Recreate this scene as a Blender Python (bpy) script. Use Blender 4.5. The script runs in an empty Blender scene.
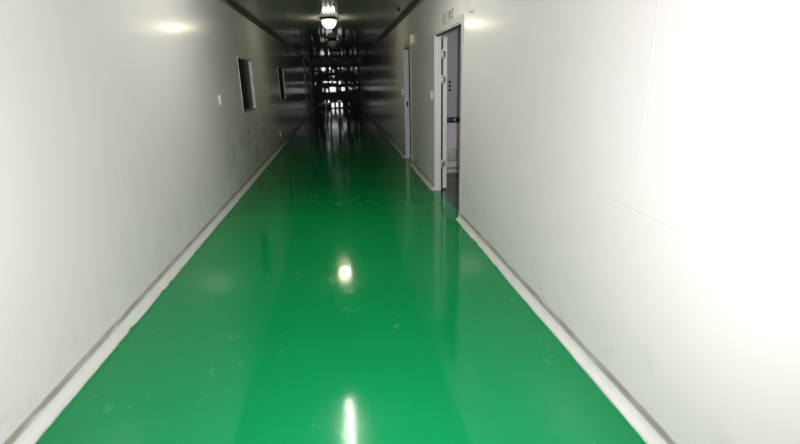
import bpy, bmesh, math, random
from mathutils import Vector, Matrix
random.seed(7)
C = bpy.context.scene.collection
PI = math.pi

# ---------------------------------------------------------------- dimensions
WL, WR = -1.465, 1.243          # inner faces of the corridor walls
EL, ER = -1.404, 1.190          # toe of the coved skirting
HC = 2.602                      # ceiling height
Y0, Y1 = -2.5, 28.0             # corridor ends
WT = 0.082                      # panel thickness
D1 = (4.80, 6.17, 2.012)        # doorway 1 : y0, y1, head
D2 = (8.30, 9.05, 2.030)        # doorway 2
W1 = (7.54, 8.68, 1.07, 1.85)   # window 1 : y0, y1, z0, z1
W2 = (12.40, 13.55, 1.07, 1.85)
LX = -0.10                      # lamp line

# ---------------------------------------------------------------- node helpers
def new_mat(name):
    m = bpy.data.materials.new(name); m.use_nodes = True
    nt = m.node_tree
    return m, nt, nt.nodes['Principled BSDF']

class N:
    """tiny expression helper around a node tree"""
    def __init__(s, nt): s.nt = nt; s.l = nt.links
    def node(s, t, **k):
        n = s.nt.nodes.new(t)
        for a, v in k.items(): setattr(n, a, v)
        return n
    def put(s, sock, v):
        if isinstance(v, bpy.types.NodeSocket): s.l.new(v, sock)
        else: sock.default_value = v
    def math(s, op, a, b=0.0, c=None, clamp=False):
        n = s.node('ShaderNodeMath', operation=op, use_clamp=clamp)
        s.put(n.inputs[0], a); s.put(n.inputs[1], b)
        if c is not None: s.put(n.inputs[2], c)
        return n.outputs[0]
    def band(s, x, centre, half, soft):      # 1 inside |x-centre|<half, falling to 0 over soft
        d = s.math('ABSOLUTE', s.math('SUBTRACT', x, centre))
        return s.ramp(d, half, half + soft, 1, 0)
    def ramp(s, x, a, b, ya=0.0, yb=1.0):
        n = s.node('ShaderNodeMapRange', interpolation_type='SMOOTHSTEP')
        s.put(n.inputs[0], x)
        for i, v in zip((1, 2, 3, 4), (a, b, ya, yb)): s.put(n.inputs[i], v)
        return n.outputs[0]
    def mix(s, f, a, b):
        n = s.node('ShaderNodeMix', data_type='RGBA')
        s.put(n.inputs[0], f); s.put(n.inputs[6], a); s.put(n.inputs[7], b)
        return n.outputs[2]
    def noise(s, vec, scale, detail=3.0, rough=0.5):
        n = s.node('ShaderNodeTexNoise')
        s.put(n.inputs['Vector'], vec); n.inputs['Scale'].default_value = scale
        n.inputs['Detail'].default_value = detail; n.inputs['Roughness'].default_value = rough
        return n.outputs[0]
    def mapping(s, vec, scale=(1, 1, 1), loc=(0, 0, 0), rot=(0, 0, 0)):
        n = s.node('ShaderNodeMapping'); s.put(n.inputs[0], vec)
        n.inputs['Scale'].default_value = scale; n.inputs['Location'].default_value = loc
        n.inputs['Rotation'].default_value = rot
        return n.outputs[0]
    def bump(s, h, strength, dist=0.01, normal=None):
        n = s.node('ShaderNodeBump'); n.inputs['Strength'].default_value = strength
        n.inputs['Distance'].default_value = dist; s.put(n.inputs['Height'], h)
        if normal is not None: s.put(n.inputs['Normal'], normal)
        return n.outputs[0]

def coords(n):
    tc = n.node('ShaderNodeTexCoord').outputs['Object']
    sp = n.node('ShaderNodeSeparateXYZ'); n.put(sp.inputs[0], tc)
    return tc, sp.outputs[0], sp.outputs[1], sp.outputs[2]

def rgb(r, g, b): return (r, g, b, 1.0)

def plain(name, col, rough=0.5, metal=0.0, noise=0.05, scale=30, emis=None, estr=0.0, coat=0.0):
    m, nt, p = new_mat(name); n = N(nt)
    tc, x, y, z = coords(n)
    v = n.noise(tc, scale)
    c = n.mix(v, tuple(max(0, q * (1 - noise)) for q in col) + (1,), tuple(min(1, q * (1 + noise)) for q in col) + (1,))
    n.put(p.inputs['Base Color'], c)
    p.inputs['Roughness'].default_value = rough; p.inputs['Metallic'].default_value = metal
    if emis:
        p.inputs['Emission Color'].default_value = tuple(emis) + (1,)
        p.inputs['Emission Strength'].default_value = estr
    return m

def wall_material(name, y_off, scratch=False, grime=None):
    m, nt, p = new_mat(name); n = N(nt)
    tc, x, y, z = coords(n)
    base = n.mix(n.noise(tc, 0.9, 2), rgb(.72, .69, .672), rgb(.77, .74, .722))
    # panel joints every 1.24 m
    f = n.math('FRACT', n.math('DIVIDE', n.math('SUBTRACT', y, y_off - 62.0), 1.24))
    d = n.math('MULTIPLY', n.math('MINIMUM', f, n.math('SUBTRACT', 1.0, f)), 1.24)
    seam = n.ramp(d, 0.0015, 0.0055, 1, 0)
    fade = n.ramp(n.noise(n.mapping(tc, (1, 1, .7)), 1.3), .35, .6, .45, 1)
    if scratch: fade = n.math('MULTIPLY', fade, n.ramp(z, .7, 1.6, .15, .7))
    else: fade = n.math('MULTIPLY', fade, n.ramp(y, 2.3, 2.9, .25, 1.1))
    col = n.mix(n.math('MULTIPLY', n.math('MULTIPLY', seam, fade), .55), base, rgb(.93, .93, .91))
    shad = n.band(d, 0.011, 0.002, 0.004)
    col = n.mix(n.math('MULTIPLY', n.math('MULTIPLY', shad, fade), .10), col, rgb(.3, .3, .28))
    # scuffs near the bottom of the wall
    sc = n.noise(n.mapping(tc, (3, 1.0, 1.6), rot=(.5, 0, 0)), 3.2, 7, .68)
    low = n.math('MULTIPLY', n.ramp(z, .05, .55, 1, 0), n.ramp(sc, .5, .72))
    col = n.mix(n.math('MULTIPLY', low, .22), col, rgb(.30, .29, .24))
    if grime:
        ya, yb, za, zb = grime
        g = n.math('MULTIPLY', n.band(y, (ya + yb) / 2, (yb - ya) / 2, 1.0), n.band(z, (za + zb) / 2, (zb - za) / 2, .25))
        s2 = n.noise(n.mapping(tc, (1, .9, 2.2), rot=(.35, 0, 0)), 2.6, 8, .72)
        g = n.math('MULTIPLY', g, n.ramp(s2, .46, .72))
        col = n.mix(n.math('MULTIPLY', g, .38), col, rgb(.10, .11, .085))
    if scratch:
        ln = n.math('MULTIPLY', n.band(n.math('ADD', z, n.math('MULTIPLY', y, -.019)), .882, .0012, .002), n.band(y, 1.55, .5, .2))
        col = n.mix(n.math('MULTIPLY', ln, .22), col, rgb(.35, .35, .34))
    n.put(p.inputs['Base Color'], col)
    p.inputs['Roughness'].default_value = .20
    p.inputs['Specular IOR Level'].default_value = .07
    wav = n.noise(n.mapping(tc, (1, 1, .8)), 1.1, 2)
    b1 = n.bump(wav, .06, .02)
    b2 = n.bump(seam, .08, .003, b1)
    n.put(p.inputs['Normal'], b2)
    return m

def floor_material():
    m, nt, p = new_mat('green_epoxy'); n = N(nt)
    tc, x, y, z = coords(n)
    big = n.noise(tc, .8, 3)
    col = n.mix(big, rgb(.003, .225, .062), rgb(.005, .262, .078))
    # dusty footprints and wiped patches
    sm = n.noise(n.mapping(tc, (1.6, 1, 1)), 5.5, 6, .62)
    patch = n.math('MULTIPLY', n.ramp(sm, .58, .74), n.ramp(n.noise(tc, 1.1, 2), .45, .62))
    col = n.mix(n.math('MULTIPLY', patch, .30), col, rgb(.20, .48, .30))
    dots = n.ramp(n.noise(tc, 26, 3), .70, .78)
    col = n.mix(n.math('MULTIPLY', dots, .2), col, rgb(.3, .55, .4))
    n.put(p.inputs['Base Color'], col)
    n.put(p.inputs['Roughness'], n.math('ADD', n.ramp(sm, .4, .75, .09, .14), n.math('MULTIPLY', patch, .12)))
    p.inputs['Specular IOR Level'].default_value = .36
    b = n.bump(n.noise(tc, 2.4, 2), .05, .02)
    b = n.bump(n.noise(tc, 16, 2), .05, .006, b)
    b = n.bump(n.noise(tc, 60, 2), .05, .002, b)
    n.put(p.inputs['Normal'], b)
    return m

def ceiling_material():
    m, nt, p = new_mat('ceiling_panel'); n = N(nt)
    tc, x, y, z = coords(n)
    f = n.math('FRACT', n.math('DIVIDE', n.math('ADD', y, 61.1), 1.24))
    d = n.math('MULTIPLY', n.math('MINIMUM', f, n.math('SUBTRACT', 1.0, f)), 1.24)
    seam = n.ramp(d, .002, .007, 1, 0)
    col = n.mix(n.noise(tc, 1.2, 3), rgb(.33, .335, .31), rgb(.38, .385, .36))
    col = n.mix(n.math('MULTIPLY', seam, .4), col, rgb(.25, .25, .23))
    n.put(p.inputs['Base Color'], col)
    n.put(p.inputs['Roughness'], n.ramp(n.noise(tc, 2, 3), .3, .7, .045, .065))
    p.inputs['Specular IOR Level'].default_value = .12
    n.put(p.inputs['Normal'], n.bump(n.noise(n.mapping(tc, (1, 1.5, 1)), 1.5, 2), .04, .02))
    return m

def curb_material():
    m, nt, p = new_mat('coved_skirting_paint'); n = N(nt)
    tc, x, y, z = coords(n)
    col = n.mix(n.noise(tc, 6, 5), rgb(.60, .61, .56), rgb(.74, .75, .70))
    streak = n.noise(n.mapping(tc, (4, .8, 4)), 6, 5, .65)
    dirt = n.math('MULTIPLY', n.band(z, .070, .013, .014), n.ramp(streak, .25, .6, .35, 1))
    col = n.mix(n.math('MULTIPLY', dirt, .75), col, rgb(.20, .18, .135))
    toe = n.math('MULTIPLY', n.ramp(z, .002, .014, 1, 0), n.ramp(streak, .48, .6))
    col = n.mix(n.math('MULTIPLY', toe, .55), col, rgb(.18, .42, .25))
    n.put(p.inputs['Base Color'], col); p.inputs['Roughness'].default_value = .38
    n.put(p.inputs['Normal'], n.bump(n.noise(tc, 18, 4), .3, .004))
    return m

M = {}
M['wall_l'] = wall_material('white_panel_left', 3.231 - .014, grime=(6.6, 12.0, .25, .75))
M['wall_r'] = wall_material('white_panel_right', 1.806, scratch=True)
M['wall_room'] = wall_material('white_panel_room', .4)
M['floor'] = floor_material(); M['floor_room'] = plain('dark_grey_room_floor', (.06, .075, .07), .18, 0, .15, 3); M['ceiling'] = ceiling_material(); M['curb'] = curb_material()
M['cove'] = plain('aluminium_cove', (.15, .15, .135), .30, .3, .08, 8)
M['frame'] = plain('painted_door_frame', (.47, .475, .43), .4, 0, .04, 12)
M['reveal'] = plain('white_door_frame_reveal', (.80, .79, .80), .35, 0, .04, 14)
M['leaf'] = plain('white_door_leaf', (.82, .81, .83), .35, 0, .03, 10)
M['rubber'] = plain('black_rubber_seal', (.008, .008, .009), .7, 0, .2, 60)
M['hinge'] = plain('satin_steel', (.62, .60, .55), .32, .8, .08, 60)
M['plastic'] = plain('white_plastic', (.86, .86, .80), .28, 0, .03, 40)
M['plastic_old'] = plain('aged_white_plastic', (.66, .66, .58), .35, 0, .06, 40)
M['dark'] = plain('dark_grey_plastic', (.035, .035, .035), .45, 0, .2, 40)
M['alu'] = plain('aluminium_section', (.60, .61, .58), .34, .5, .05, 20)
M['dark_alu'] = plain('dark_aluminium_section', (.06, .06, .06), .4, .3, .1, 20)
M['end_panel'] = plain('dark_glazed_panel', (.10, .095, .10), .5, 0, .2, 4)
M['housing'] = plain('grey_cast_housing', (.05, .048, .045), .5, .4, .15, 40)
M['ink'] = plain('faded_grey_lettering', (.34, .34, .31), .6, 0, .25, 120)
M['red_ink'] = plain('faded_red_lettering', (.36, .22, .20), .6, 0, .25, 120)
def lit_bowl_material():
    m, nt, p = new_mat('lit_glass_bowl'); n = N(nt)
    tc, x, y, z = coords(n)
    em = n.node('ShaderNodeEmission'); em.inputs[0].default_value = rgb(1.0, .97, .86)
    n.put(em.inputs[1], n.ramp(n.noise(n.mapping(tc, (1, 1, .3)), 30, 2), .3, .7, 1.6, 2.0))
    tr = n.node('ShaderNodeBsdfTransparent'); mx = n.node('ShaderNodeMixShader'); mx.inputs[0].default_value = .5
    n.l.new(tr.outputs[0], mx.inputs[1]); n.l.new(em.outputs[0], mx.inputs[2])
    n.l.new(mx.outputs[0], nt.nodes['Material Output'].inputs[0])
    return m
M['lit_bowl'] = lit_bowl_material()
M['tube'] = plain('lit_lamp_tube', (.9, .9, .9), .3, 0, .01, 10, emis=(1.0, .98, .92), estr=40)
M['unlit_bowl'] = plain('unlit_glass_bowl', (.75, .75, .74), .06, 0, .02, 10)

def glass_dark(name):
    m, nt, p = new_mat(name); n = N(nt)
    tc, x, y, z = coords(n)
    c = n.mix(n.ramp(n.noise(n.mapping(tc, (1, 1.4, 1.4)), 1.6, 2), .4, .65), rgb(.022, .023, .020), rgb(.036, .037, .036))
    n.put(p.inputs['Base Color'], c)
    p.inputs['Roughness'].default_value = .4; p.inputs['Specular IOR Level'].default_value = .02
    return m
M['glass'] = glass_dark('dusky_window_glass')

def lit_pane(name, s):
    m, nt, p = new_mat(name); n = N(nt)
    tc, x, y, z = coords(n)
    v = n.noise(tc, 14, 2)
    p.inputs['Base Color'].default_value = rgb(.2, .2, .2)
    p.inputs['Emission Color'].default_value = rgb(1, .96, .98)
    n.put(p.inputs['Emission Strength'], n.ramp(v, .3, .7, s * .6, s * 1.3))
    return m
M['pane3'] = lit_pane('bright_daylit_pane', 1.0)
M['pane2'] = lit_pane('daylit_pane', .30)
M['pane1'] = lit_pane('dim_daylit_pane', .09)

def room_wall_material():
    m, nt, p = new_mat('room_back_wall'); n = N(nt)
    tc, x, y, z = coords(n)
    low = n.ramp(z, .80, .81, 1, 0)
    up = n.mix(n.noise(tc, 2.5, 4), rgb(.52, .505, .51), rgb(.58, .565, .57))
    lo = n.mix(n.noise(tc, 2.5, 4), rgb(.80, .78, .80), rgb(.86, .84, .86))
    n.put(p.inputs['Base Color'], n.mix(low, up, lo)); p.inputs['Roughness'].default_value = .45
    return m
M['room_back'] = room_wall_material()

# ---------------------------------------------------------------- mesh helpers
def box(bm, x0, x1, y0, y1, z0, z1, bevel=0.0, seg=2):
    vs = [bm.verts.new((x, y, z)) for x in (x0, x1) for y in (y0, y1) for z in (z0, z1)]
    F = [(0, 1, 3, 2), (4, 6, 7, 5), (0, 4, 5, 1), (2, 3, 7, 6), (0, 2, 6, 4), (1, 5, 7, 3)]
    fs = [bm.faces.new([vs[i] for i in f]) for f in F]
    if bevel:
        es = list({e for f in fs for e in f.edges})
        bmesh.ops.bevel(bm, geom=es, offset=bevel, segments=seg, affect='EDGES', profile=.5, clamp_overlap=True)

def lathe(bm, prof, seg=32, centre=(0, 0, 0), cap=True):
    rings = []
    for r, z in prof:
        rings.append([bm.verts.new((centre[0] + r * math.cos(2 * PI * k / seg), centre[1] + r * math.sin(2 * PI * k / seg), centre[2] + z)) for k in range(seg)])
    for a, b in zip(rings, rings[1:]):
        for k in range(seg):
            bm.faces.new((a[k], a[(k + 1) % seg], b[(k + 1) % seg], b[k]))
    if cap:
        bm.faces.new(rings[0][::-1]); bm.faces.new(rings[-1])

def tube(bm, pts, r, seg=10):
    pts = [Vector(p) for p in pts]; rings = []
    for i, p in enumerate(pts):
        d = (pts[min(i + 1, len(pts) - 1)] - pts[max(i - 1, 0)]).normalized()
        u = d.cross(Vector((1, 0, 0)) if abs(d.x) < .9 else Vector((0, 1, 0))).normalized(); v = d.cross(u)
        rings.append([bm.verts.new(p + r * (u * math.cos(2 * PI * k / seg) + v * math.sin(2 * PI * k / seg))) for k in range(seg)])
    for a, b in zip(rings, rings[1:]):
        for k in range(seg): bm.faces.new((a[k], a[(k + 1) % seg], b[(k + 1) % seg], b[k]))
    bm.faces.new(rings[0][::-1]); bm.faces.new(rings[-1])

def obj(name, bm, mat, parent=None, smooth=False, loc=None):
    bmesh.ops.recalc_face_normals(bm, faces=bm.faces)
    me = bpy.data.meshes.new(name); bm.to_mesh(me); bm.free()
    me.materials.append(mat)
    if smooth:
        for f in me.polygons: f.use_smooth = True
        me.set_sharp_from_angle(angle=math.radians(35))
    o = bpy.data.objects.new(name, me); C.objects.link(o)
    if parent: o.parent = parent
    if loc: o.location = loc
    return o

def struct(name, bm, mat, parent=None, smooth=False):
    o = obj(name, bm, mat, parent, smooth)
    if parent is None: o['kind'] = 'structure'
    return o

def tag(o, label, cat, group=None):
    o['label'] = label; o['category'] = cat
    if group: o['group'] = group
    return o

def thing(name, label, cat, loc=(0, 0, 0), group=None):
    o = bpy.data.objects.new(name, None); C.objects.link(o); o.location = loc
    o.empty_display_size = .05
    return tag(o, label, cat, group)

def dup(root, loc, label, group=None):
    r = root.copy(); C.objects.link(r); r.location = loc; r['label'] = label
    if group: r['group'] = group
    for ch in list(root.children):
        c = ch.copy(); C.objects.link(c); c.parent = r
        for g in list(ch.children):
            d = g.copy(); C.objects.link(d); d.parent = c
    return r

# ---------------------------------------------------------------- the shell
RX = 3.75                                     # far side of the rooms off the corridor
bm = bmesh.new(); box(bm, WL - .15, WR + .05, Y0 - .1, Y1 + .1, -.10, 0)
struct('floor', bm, M['floor'])
bm = bmesh.new(); box(bm, WR + .05, RX + .08, Y0 - .1, Y1 + .1, -.10, 0)
struct('floor_of_rooms', bm, M['floor_room'])
bm = bmesh.new(); box(bm, WL - .15, RX + .08, Y0 - .1, Y1 + .1, HC, HC + .08)
struct('ceiling', bm, M['ceiling'])

bm = bmesh.new()                              # left wall with its two window openings
x0, x1 = WL - WT, WL
ys = [Y0, W1[0], W1[1], W2[0], W2[1], Y1]
box(bm, x0, x1, ys[0], ys[1], 0, HC); box(bm, x0, x1, ys[2], ys[3], 0, HC); box(bm, x0, x1, ys[4], ys[5], 0, HC)
for w in (W1, W2):
    box(bm, x0, x1, w[0], w[1], 0, w[2]); box(bm, x0, x1, w[0], w[1], w[3], HC)
struct('wall_left', bm, M['wall_l'])

bm = bmesh.new()                              # right wall with its two doorways
x0, x1 = WR, WR + WT
box(bm, x0, x1, Y0, D1[0], 0, HC); box(bm, x0, x1, D1[1], D2[0], 0, HC); box(bm, x0, x1, D2[1], Y1, 0, HC)
for d in (D1, D2): box(bm, x0, x1, d[0], d[1], d[2], HC)
struct('wall_right', bm, M['wall_r'])

bm = bmesh.new(); box(bm, WL - .15, RX, Y0 - .08, Y0, 0, HC); struct('wall_near', bm, M['wall_room'])
bm = bmesh.new(); box(bm, WL - .15, WR + WT, Y1, Y1 + .08, 0, HC); struct('wall_far', bm, M['end_panel'])

# rooms behind the doorways
bm = bmesh.new(); box(bm, WR + WT, RX, 7.40, 7.46, 0, HC); struct('wall_first_room_back', bm, M['room_back'])
bm = bmesh.new(); box(bm, RX, RX + .06, Y0, 12.86, 0, HC); struct('wall_rooms_outer', bm, M['wall_room'])
bm = bmesh.new(); box(bm, WR + WT, RX, 3.60, 3.66, 0, HC); struct('wall_first_room_front', bm, M['wall_room'])
bm = bmesh.new(); box(bm, WR + WT, RX, 12.80, 12.86, 0, HC); struct('wall_second_room_back', bm, M['room_back'])

# coved skirting: concave profile, ragged toe
def curb(bm, xw, xe, ya, yb, seed, step=.06):
    rnd = random.Random(seed); n = max(2, int((yb - ya) / step)); prev = None; first = None
    s = 1 if xe > xw else -1; w = abs(xe - xw)
    drift = 0.0
    for i in range(n + 1):
        y = ya + (yb - ya) * i / n
        drift = drift * .8 + rnd.uniform(-.0016, .0016)
        chip = rnd.uniform(.004, .010) if rnd.random() < .05 else 0
        toe = w + drift - chip
        pr = [(0, .082), (.006, .080)]
        for k in range(1, 6):
            a = k / 6 * PI / 2
            pr.append((.006 + (toe - .008) * (1 - math.cos(a)), .012 + .064 * (1 - math.sin(a))))
        pr += [(toe - .001, .009), (toe, 0), (0, 0)]
        ring = [bm.verts.new((xw + s * px, y, pz)) for px, pz in pr]
        if prev:
            for k in range(len(ring) - 1): bm.faces.new((prev[k], prev[k + 1], ring[k + 1], ring[k]))
        else: first = ring
        prev = ring
    bm.faces.new(first[::-1]); bm.faces.new(prev)

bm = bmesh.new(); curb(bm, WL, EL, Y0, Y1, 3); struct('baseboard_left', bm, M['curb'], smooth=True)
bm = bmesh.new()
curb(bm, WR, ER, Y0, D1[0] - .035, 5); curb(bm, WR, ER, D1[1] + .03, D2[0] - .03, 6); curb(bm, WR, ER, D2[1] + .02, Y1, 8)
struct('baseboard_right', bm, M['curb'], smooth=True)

# aluminium cove where the walls meet the ceiling
def cove(bm, xw, s):
    pr = [(0, 0)] + [(.055 * (1 - math.sin(k / 5 * PI / 2)), -.06 + .06 * (1 - math.cos(k / 5 * PI / 2))) for k in range(6)][::-1]
    pr = [(0, 0), (.062, 0), (.062, -.006), (.040, -.014), (.022, -.030), (.012, -.050), (.010, -.072), (0, -.072)]
    a = [bm.verts.new((xw + s * p, Y0, HC + z)) for p, z in pr]
    b = [bm.verts.new((xw + s * p, Y1, HC + z)) for p, z in pr]
    for k in range(len(pr)):
        j = (k + 1) % len(pr); bm.faces.new((a[k], a[j], b[j], b[k]))
    bm.faces.new(a[::-1]); bm.faces.new(b)
bm = bmesh.new(); cove(bm, WL, 1); struct('trim_1', bm, M['cove'], smooth=True)
bm = bmesh.new(); cove(bm, WR, -1); struct('trim_2', bm, M['cove'], smooth=True)
bm = bmesh.new(); box(bm, WL, WR, Y1 - .05, Y1, HC - .17, HC, .004); struct('trim_3', bm, M['dark_alu'])     # head of the end screen
bm = bmesh.new(); box(bm, WL, WL + .045, 21.95, 22.03, 0.08, HC - .07, .006); struct('trim_4', bm, M['cove'])  # upright post on left wall

# ---------------------------------------------------------------- windows in the left wall
def window(name, w, dep=.046):
    y0, y1, z0, z1 = w; t = .022
    bm = bmesh.new(); xo, xi = WL - WT - .004, WL + .006
    box(bm, xo, xi, y0 - t, y0 + .006, z0 - t, z1 + t, .003); box(bm, xo, xi, y1 - .006, y1 + t, z0 - t, z1 + t, .003)
    box(bm, xo, xi, y0 + .006, y1 - .006, z0 - t, z0 + .006, .003); box(bm, xo, xi, y0 + .006, y1 - .006, z1 - .006, z1 + t, .003)
    root = struct(name, bm, M['alu'])
    bm = bmesh.new(); a = .03
    xs = (WL - dep - .02, WL - dep)
    box(bm, *xs, y0 + .006, y0 + a, z0 + .006, z1 - .006, .003); box(bm, *xs, y1 - a, y1 - .006, z0 + .006, z1 - .006, .003)
    box(bm, *xs, y0 + a, y1 - a, z0 + .006, z0 + a, .003); box(bm, *xs, y0 + a, y1 - a, z1 - a, z1 - .006, .003)
    obj('window_sash', bm, M['dark_alu'], root)
    bm = bmesh.new(); box(bm, WL - dep - .014, WL - dep - .006, y0 + a, y1 - a, z0 + a, z1 - a); obj('window_pane', bm, M['glass'], root)
window('window_1', W1); window('window_2', W2, .016)

# ---------------------------------------------------------------- doors
def door(name, D, leaf_x, leaf_w, hinge_y, hinges, near_leaf):
    y0, y1, zh = D; c = .068; pt = .012
    bm = bmesh.new()                                                       # casing on the corridor face
    xa, xb = WR - pt, WR + .002
    box(bm, xa, xb, y0 - c, y0, 0, zh + .062, .003)
    box(bm, xa, xb, y0, y1 + .012, zh, zh + .062, .003)
    root = struct(name, bm, M['frame'])
    bm = bmesh.new()                                                       # lining of the opening
    box(bm, WR - .006, WR + WT + .002, y1 - .014, y1 + .012, 0, zh - .0, .003)
    box(bm, WR - .002, WR + WT + .002, y0 - .002, y0 + .010, 0, zh, .002)
    box(bm, WR - .002, WR + WT + .002, y0 + .010, y1 - .014, zh - .010, zh + .002, .002)
    o = obj('door_lining', bm, M['reveal'], root); o['label'] = 'white lining of the doorway'
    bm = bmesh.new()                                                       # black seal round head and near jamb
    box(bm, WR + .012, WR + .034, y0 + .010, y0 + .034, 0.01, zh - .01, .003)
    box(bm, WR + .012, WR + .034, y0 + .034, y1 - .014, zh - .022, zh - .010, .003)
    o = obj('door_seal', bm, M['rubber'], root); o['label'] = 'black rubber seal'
    return root

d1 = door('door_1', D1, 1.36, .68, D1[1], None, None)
bm = bmesh.new(); box(bm, 1.360, 1.420, 6.20, 6.86, .015, 2.00, .014, 3)
leaf = obj('door_leaf', bm, M['leaf'], d1, smooth=True); leaf['label'] = 'white leaf swung right back into the room'
for z in (.366, 1.473, 1.785):
    bm = bmesh.new()
    lathe(bm, [(.013, -.055), (.015, -.05), (.015, -.018), (.013, -.016), (.015, -.014), (.015, .014), (.013, .016), (.015, .018), (.015, .05), (.013, .055)], 14, (1.343, 6.170, z))
    box(bm, WR + .060, 1.345, 6.157, 6.160, z - .035, z + .035, .002); box(bm, 1.341, 1.395, 6.192, 6.199, z - .035, z + .035, .002)
    obj('hinge', bm, M['hinge'], leaf, smooth=True)
bm = bmesh.new(); box(bm, 1.327, 1.362, 6.225, 6.235, .01, 1.965); obj('gap_shade_strip', bm, M['rubber'], d1)  # black strip added to darken the shaded gap between jamb and leaf

d2 = door('door_2', D2, 1.36, .7, D2[0], None, None)
bm = bmesh.new(); box(bm, 1.360, 1.415, 7.52, 8.29, .015, 1.965, .012, 3)
leaf = obj('door_leaf', bm, M['leaf'], d2, smooth=True)
bm = bmesh.new(); box(bm, WR + .030, WR + .060, 9.030, 9.037, .985, 1.085, .003); o = obj('strike_plate', bm, M['dark'], d2)
for z in (.35, 1.75):
    bm = bmesh.new(); lathe(bm, [(.012, -.05), (.015, -.045), (.015, .045), (.012, .05)], 12, (1.343, 8.295, z)); box(bm, 1.34, 1.40, 8.286, 8.292, z - .04, z + .04, .002)
    obj('hinge', bm, M['hinge'], leaf, smooth=True)

# ---------------------------------------------------------------- end screen of lit panes
WF = bmesh.new()
for x in (-1.33, -.92, -.52, .10, .52, .95, 1.18):
    box(WF, x - .014, x + .014, Y1 - .028, Y1, .0, HC - .17, .003)
for z in (.62, 1.20, 1.62, 1.97, 2.32):
    box(WF, WL + .02, WR - .02, Y1 - .020, Y1, z - .014, z + .014, .003)
screen = struct('window_3', WF, M['dark_alu'])
# (x, z, width, height, level) of every pane that lets light through
PANES = [(-1.15, 2.18, .13, .09, 1), (-.78, 2.17, .24, .20, 3), (-.42, 2.19, .09, .17, 3), (-.24, 2.06, .12, .19, 2), (.06, 2.19, .12, .13, 2),
 (.29, 2.20, .11, .16, 2), (.46, 2.15, .15, .20, 1), (.80, 2.15, .16, .26, 1), (1.10, 2.18, .08, .22, 1),
 (-1.12, 1.98, .12, .06, 1), (-.76, 2.00, .11, .05, 1), (-.45, 2.01, .09, .06, 2), (-.45, 1.76, .08, .10, 1), (-.25, 1.76, .18, .12, 2),
 (-1.27, 1.45, .09, .11, 1), (-.73, 1.47, .27, .10, 3), (-.44, 1.46, .20, .10, 3), (-.20, 1.45, .20, .11, 3), (.09, 1.42, .13, .20, 3),
 (.30, 1.42, .12, .13, 1), (.62, 1.42, .15, .15, 1), (.80, 1.36, .09, .12, 1), (1.10, 1.43, .07, .14, 1),
 (-.88, 1.04, .10, .27, 2), (-.66, 1.00, .13, .20, 3), (-.33, 1.05, .40, .32, 3), (.26, 1.06, .24, .24, 3), (.68, 1.07, .20, .14, 2), (1.02, 1.10, .06, .2, 1),
 (-.82, .40, .07, .12, 2), (-.60, .39, .10, .16, 3), (-.80, .12, .06, .22, 1), (-.39, .17, .18, .30, 3), (-.14, .18, .15, .30, 3), (.12, .19, .13, .30, 3), (0.0, .40, .28, .07, 2)]
rp = random.Random(21)
for z0 in (2.17, 2.02, 1.46, 1.08, .30):                       # scattered dim slivers of daylight between the bright ones
    for q in range(7):
        PANES.append((rp.uniform(-1.3, 1.1), z0 + rp.uniform(-.08, .08), rp.uniform(.05, .09), rp.uniform(.06, .20), rp.choice((1, 1, 2))))
for x, z, w, h, lv in PANES:
    w *= .85; h *= .85
    bm = bmesh.new(); box(bm, x - w / 2, x + w / 2, Y1 - .034, Y1 - .029, z - h / 2, z + h / 2)
    obj('lit_pane', bm, M['pane%d' % lv], screen)

# ---------------------------------------------------------------- ceiling lamps
def lamp(label, loc, lit):
    t = thing('ceiling_lamp', label, 'lamp', loc, None)
    bm = bmesh.new(); lathe(bm, [(.10, 0), (.11, -.006), (.115, -.016), (.165, -.022), (.172, -.030), (.168, -.040), (.150, -.042)], 40)
    obj('lamp_housing', bm, M['housing'], t, True)
    bm = bmesh.new()
    lathe(bm, [(.132, -.036), (.137, -.044), (.136, -.080), (.126, -.112), (.100, -.150), (.078, -.172), (.068, -.178), (.056, -.182), (.02, -.183)], 40)
    g = obj('glass_bowl', bm, M['lit_bowl'] if lit else M['unlit_bowl'], t, True)
    if lit: g['label'] = 'glowing glass bowl'
    for k in range(4):
        a = PI / 4 + k * PI / 2; c, s = math.cos(a), math.sin(a)
        bm = bmesh.new(); tube(bm, [(c * .160, s * .160, -.034), (c * .158, s * .158, -.055), (c * .150, s * .150, -.068)], .007, 8)
        obj('bowl_clip', bm, M['housing'], t, True)
    return t
top = HC
lamp('lit white glass bowl lamp on the ceiling, glowing at the top centre of the photo', (LX, 9.30, top), True)
lamp('unlit ceiling lamp just behind the glowing one, first down the dark end', (LX, 13.95, top), False)
lamp('unlit ceiling lamp second behind the glowing one, halfway down the dark end', (LX, 18.6, top), False)
lamp('unlit ceiling lamp farthest down the corridor, close to the end screen', (LX, 23.2, top), False)
t = thing('batten_lamp', 'long lit batten lamp overhead, mirrored as a white streak in the near green floor', 'lamp', (LX - .005, 4.50, HC))
bm = bmesh.new(); box(bm, -.06, .06, -.62, .62, -.05, 0, .006); obj('batten_body', bm, M['plastic'], t, True)
bm = bmesh.new(); tube(bm, [(0, -.57, -.090), (0, .57, -.090)], .042, 16); obj('lamp_tube', bm, M['tube'], t, True)
for q in (-.585, .585):
    bm = bmesh.new(); box(bm, -.045, .045, q - .015, q + .015, -.135, -.05, .005); obj('tube_holder', bm, M['plastic_old'], t, True)

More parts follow.
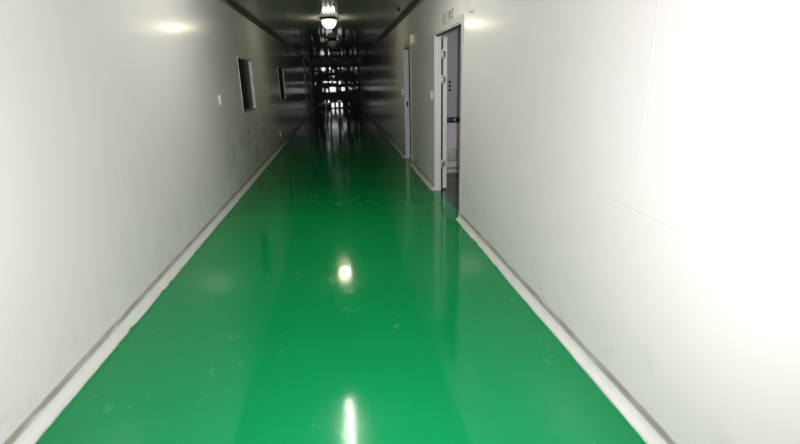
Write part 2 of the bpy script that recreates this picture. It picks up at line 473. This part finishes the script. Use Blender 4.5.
# ---------------------------------------------------------------- small wall fittings
def switch(label, x, s, y, z, h=.105, w=.088, rockers=2):
    t = thing('light_switch', label, 'switch', (x, y, z))
    bm = bmesh.new(); a, b = sorted((0, s * .014)); box(bm, a, b, -w / 2, w / 2, -h / 2, h / 2, .004); obj('switch_plate', bm, M['plastic'], t, True)
    for k in range(rockers):
        zc = (k - (rockers - 1) / 2) * h * .42
        bm = bmesh.new(); a, b = sorted((s * .013, s * .022)); box(bm, a, b, -w * .32, w * .32, zc - h * .17, zc + h * .17, .003); obj('rocker', bm, M['plastic'], t, True)
switch('white two-gang light switch on the left wall before the window', WL, 1, 6.13, 1.297, .125)
switch('white light switch on the right wall beside the nearer open doorway', WR, -1, 6.36, 1.276, .115)
switch('white light switch on the right wall just past the farther doorway', WR, -1, 9.29, 1.25, .12)

t = thing('wall_socket', 'white power socket low on the left wall near the green floor', 'socket', (WL, 11.56, .31))
bm = bmesh.new(); box(bm, 0, .018, -.05, .05, -.07, .07, .004); obj('socket_plate', bm, M['plastic'], t, True)
for z in (-.022, .022):
    for q in (-.014, .014):
        bm = bmesh.new(); box(bm, .0175, .0195, q - .003, q + .003, z - .009, z + .009); obj('socket_hole', bm, M['dark'], t)

t = thing('emergency_light', 'small pale box high on the right wall above the farther doorway', 'wall box', (WR, 7.95, 2.11))
bm = bmesh.new(); box(bm, -.045, 0, -.045, .045, -.07, .07, .006); obj('case', bm, M['plastic'], t, True)
bm = bmesh.new(); box(bm, -.050, -.044, -.03, .03, -.05, .0, .003); obj('cover', bm, M['plastic_old'], t, True)
t = thing('wall_sensor', 'small dark round sensor on the right wall over the farther door', 'sensor', (WR, 8.62, 2.15))
for nm, r, x0_, x1_, mt in (('sensor_base', .03, 0, -.012, M['plastic_old']), ('sensor_eye', .02, -.012, -.022, M['dark'])):
    bm = bmesh.new(); lathe(bm, [(r, 0), (r, (x1_ - x0_) * -.7), (r * .8, (x0_ - x1_))], 20)
    bmesh.ops.rotate(bm, verts=bm.verts, cent=(0, 0, 0), matrix=Matrix.Rotation(-PI / 2, 3, 'Y'))
    bmesh.ops.translate(bm, verts=bm.verts, vec=(x0_, 0, 0)); obj(nm, bm, mt, t, True)
t = thing('ceiling_sensor', 'small black round fitting on the ceiling near the right wall', 'sensor', (1.054, 8.22, HC))
bm = bmesh.new(); lathe(bm, [(.032, 0), (.032, -.012), (.022, -.03)], 20); obj('sensor_base', bm, M['dark'], t, True)
bm = bmesh.new(); lathe(bm, [(.015, -.03), (.014, -.04), (.006, -.046)], 16); obj('sensor_tip', bm, M['rubber'], t, True)

t = thing('wall_conduit', 'short white cable conduit on the right wall above the nearer doorway', 'conduit', (WR, 4.42, 2.05))
bm = bmesh.new(); box(bm, -.012, 0, -.016, .016, .03, HC - .072 - 2.05, .003); obj('conduit_cover', bm, M['plastic_old'], t, True)
bm = bmesh.new(); box(bm, -.034, 0, -.028, .028, 0, .034, .006); obj('conduit_end', bm, M['plastic_old'], t, True)

# faded lettering over the nearer doorway (strokes in wall coordinates: along -y, up z)
t = thing('wall_lettering', 'faded grey and red lettering on the wall above the nearer doorway', 'lettering', (WR, 5.46, 2.13))
GL = {
 'a': [(-.05, .05, .05, .04), (-.05, .01, .05, 0), (-.05, -.04, .05, -.05), (-.05, -.06, -.035, .05), (.035, -.06, .05, .05), (-.008, -.06, .008, .06)],
 'b': [(-.04, .045, .04, .055), (-.045, .0, .045, .012), (-.006, -.055, .008, .055), (-.04, -.055, .0, -.045), (.012, -.05, .045, -.04)],
 'c': [(-.03, .02, .03, .045), (-.02, -.03, .01, .02)],
 'd': [(-.02, .03, .02, .06), (-.02, -.045, .02, -.015), (-.006, -.02, .006, .04)]}
for g, yy, mt in (('a', 5.61, M['ink']), ('b', 5.41, M['ink']), ('c', 5.31, M['red_ink']), ('d', 5.21, M['red_ink'])):
    bm = bmesh.new()
    for a0, b0, a1, b1 in GL[g]:
        ya, yb = sorted(((yy - 5.46) - a0 * 1.7, (yy - 5.46) - a1 * 1.7)); za, zb = sorted((b0, b1))
        box(bm, -.003, 0, ya, yb, za, zb)
    o = obj('character', bm, mt, t)
    if mt is M['red_ink']: o['label'] = 'faded reddish character'

# ---------------------------------------------------------------- things in the first room
t = thing('wall_rail', 'dark bumper rail across the back wall of the nearer room', 'rail', (1.34, 7.40, .85))
bm = bmesh.new(); box(bm, -.010, 1.9, -.03, 0, -.042, .042, .006); obj('rail', bm, M['dark'], t, True)
bm = bmesh.new(); lathe(bm, [(.016, 0), (.014, .008), (.006, .012)], 16)
bmesh.ops.rotate(bm, verts=bm.verts, cent=(0, 0, 0), matrix=Matrix.Rotation(PI / 2, 3, 'X')); bmesh.ops.translate(bm, verts=bm.verts, vec=(.47, -.03, 0))
obj('bolt', bm, M['plastic'], t, True)
for q, (z, ds) in enumerate(((1.432, 'topmost'), (1.371, 'middle'), (1.311, 'lowest'))):
    t = thing('push_button', '%s of the three small black buttons on the nearer room back wall' % ds, 'button', (1.730, 7.40, z), 'black buttons on the room wall')
    bm = bmesh.new(); box(bm, -.016, .016, -.014, 0, -.019, .019, .004); obj('button_box', bm, M['dark'], t, True)
    bm = bmesh.new(); box(bm, -.010, .010, -.022, -.013, -.012, .012, .003); obj('button_cap', bm, M['rubber'], t, True)
t = thing('access_panel', 'pale square cover low on the back wall of the nearer room', 'panel', (1.785, 7.40, .285))
bm = bmesh.new(); box(bm, -.075, .075, -.008, 0, -.10, .10, .003); obj('panel_frame', bm, M['frame'], t, True)
bm = bmesh.new(); box(bm, -.06, .06, -.012, -.007, -.085, .085, .003); obj('panel_cover', bm, M['plastic_old'], t, True)
bm = bmesh.new()                                                           # coved skirting of the room
prev = None
for x in (WR + WT, RX):
    pr = [(0, .10), (.008, .098), (.018, .055), (.035, .022), (.06, .006), (.06, 0), (0, 0)]
    ring = [bm.verts.new((x, 7.40 - a, b)) for a, b in pr]
    if prev:
        for k in range(len(pr) - 1): bm.faces.new((prev[k], prev[k + 1], ring[k + 1], ring[k]))
    prev = ring
struct('baseboard_room', bm, M['curb'], smooth=True)

# ---------------------------------------------------------------- light
def light(name, kind, loc, energy, col, size=.05, rot=None):
    l = bpy.data.lights.new(name, kind); l.energy = energy; l.color = col
    if kind == 'POINT': l.shadow_soft_size = size
    if kind == 'AREA': l.size = size
    if kind == 'SPOT': l.shadow_soft_size = size
    o = bpy.data.objects.new(name, l); o.location = loc; C.objects.link(o)
    if rot: o.rotation_euler = rot
    return o
cam_loc = Vector((0, 0, 1.48))
R = Matrix(((0.99162941, -0.12692254, -0.02370205), (-0.0597368, -0.28824612, -0.95569121), (0.11446674, 0.94910739, -0.29341527)))
# the camera's own flash: just right of and above the lens
fl = light('camera_flash', 'SPOT', (.09, -.02, 1.56), 420, (.985, .935, .985), .03)
fl.data.spot_size = math.radians(156); fl.data.spot_blend = 1.0
fl.rotation_euler = Vector((-.08, 1, -.17)).to_track_quat('-Z', 'Y').to_euler()
for q, e in ((-.078, 7), (0, 11), (.078, 7)):
    light('bulb', 'POINT', (LX + q, 9.30, HC - .135), e, (1.0, .96, .68), .028)
light('room_lamp', 'AREA', (2.4, 5.6, HC - .06), 6, (1.0, .97, .99), .5)

world = bpy.data.worlds.new('World'); bpy.context.scene.world = world; world.use_nodes = True
bg = world.node_tree.nodes['Background']; bg.inputs[0].default_value = (.5, .55, .5, 1); bg.inputs[1].default_value = .01

# ---------------------------------------------------------------- camera
cd = bpy.data.cameras.new('camera'); cam = bpy.data.objects.new('camera', cd); C.objects.link(cam)
cd.sensor_width = 36; cd.lens = 462.565 / 800 * 36; cd.clip_start = .02; cd.clip_end = 200
right, down, fwd = Vector(R[0]), Vector(R[1]), Vector(R[2])
m = Matrix.Identity(4)
for i in range(3):
    m[i][0] = right[i]; m[i][1] = -down[i]; m[i][2] = -fwd[i]; m[i][3] = cam_loc[i]
cam.matrix_world = m
sc = bpy.context.scene; sc.camera = cam
sc.view_settings.view_transform = 'Standard'; sc.view_settings.look = 'None'
sc.view_settings.exposure = 0; sc.view_settings.gamma = 1
# the compact camera's contrasty tone response (dark end held down)
vs = sc.view_settings; vs.use_curve_mapping = True
cm = vs.curve_mapping; cv = cm.curves[3]
for p in ((.012, .0085), (.04, .032), (.12, .12), (.5, .5)): cv.points.new(*p)
cm.update()
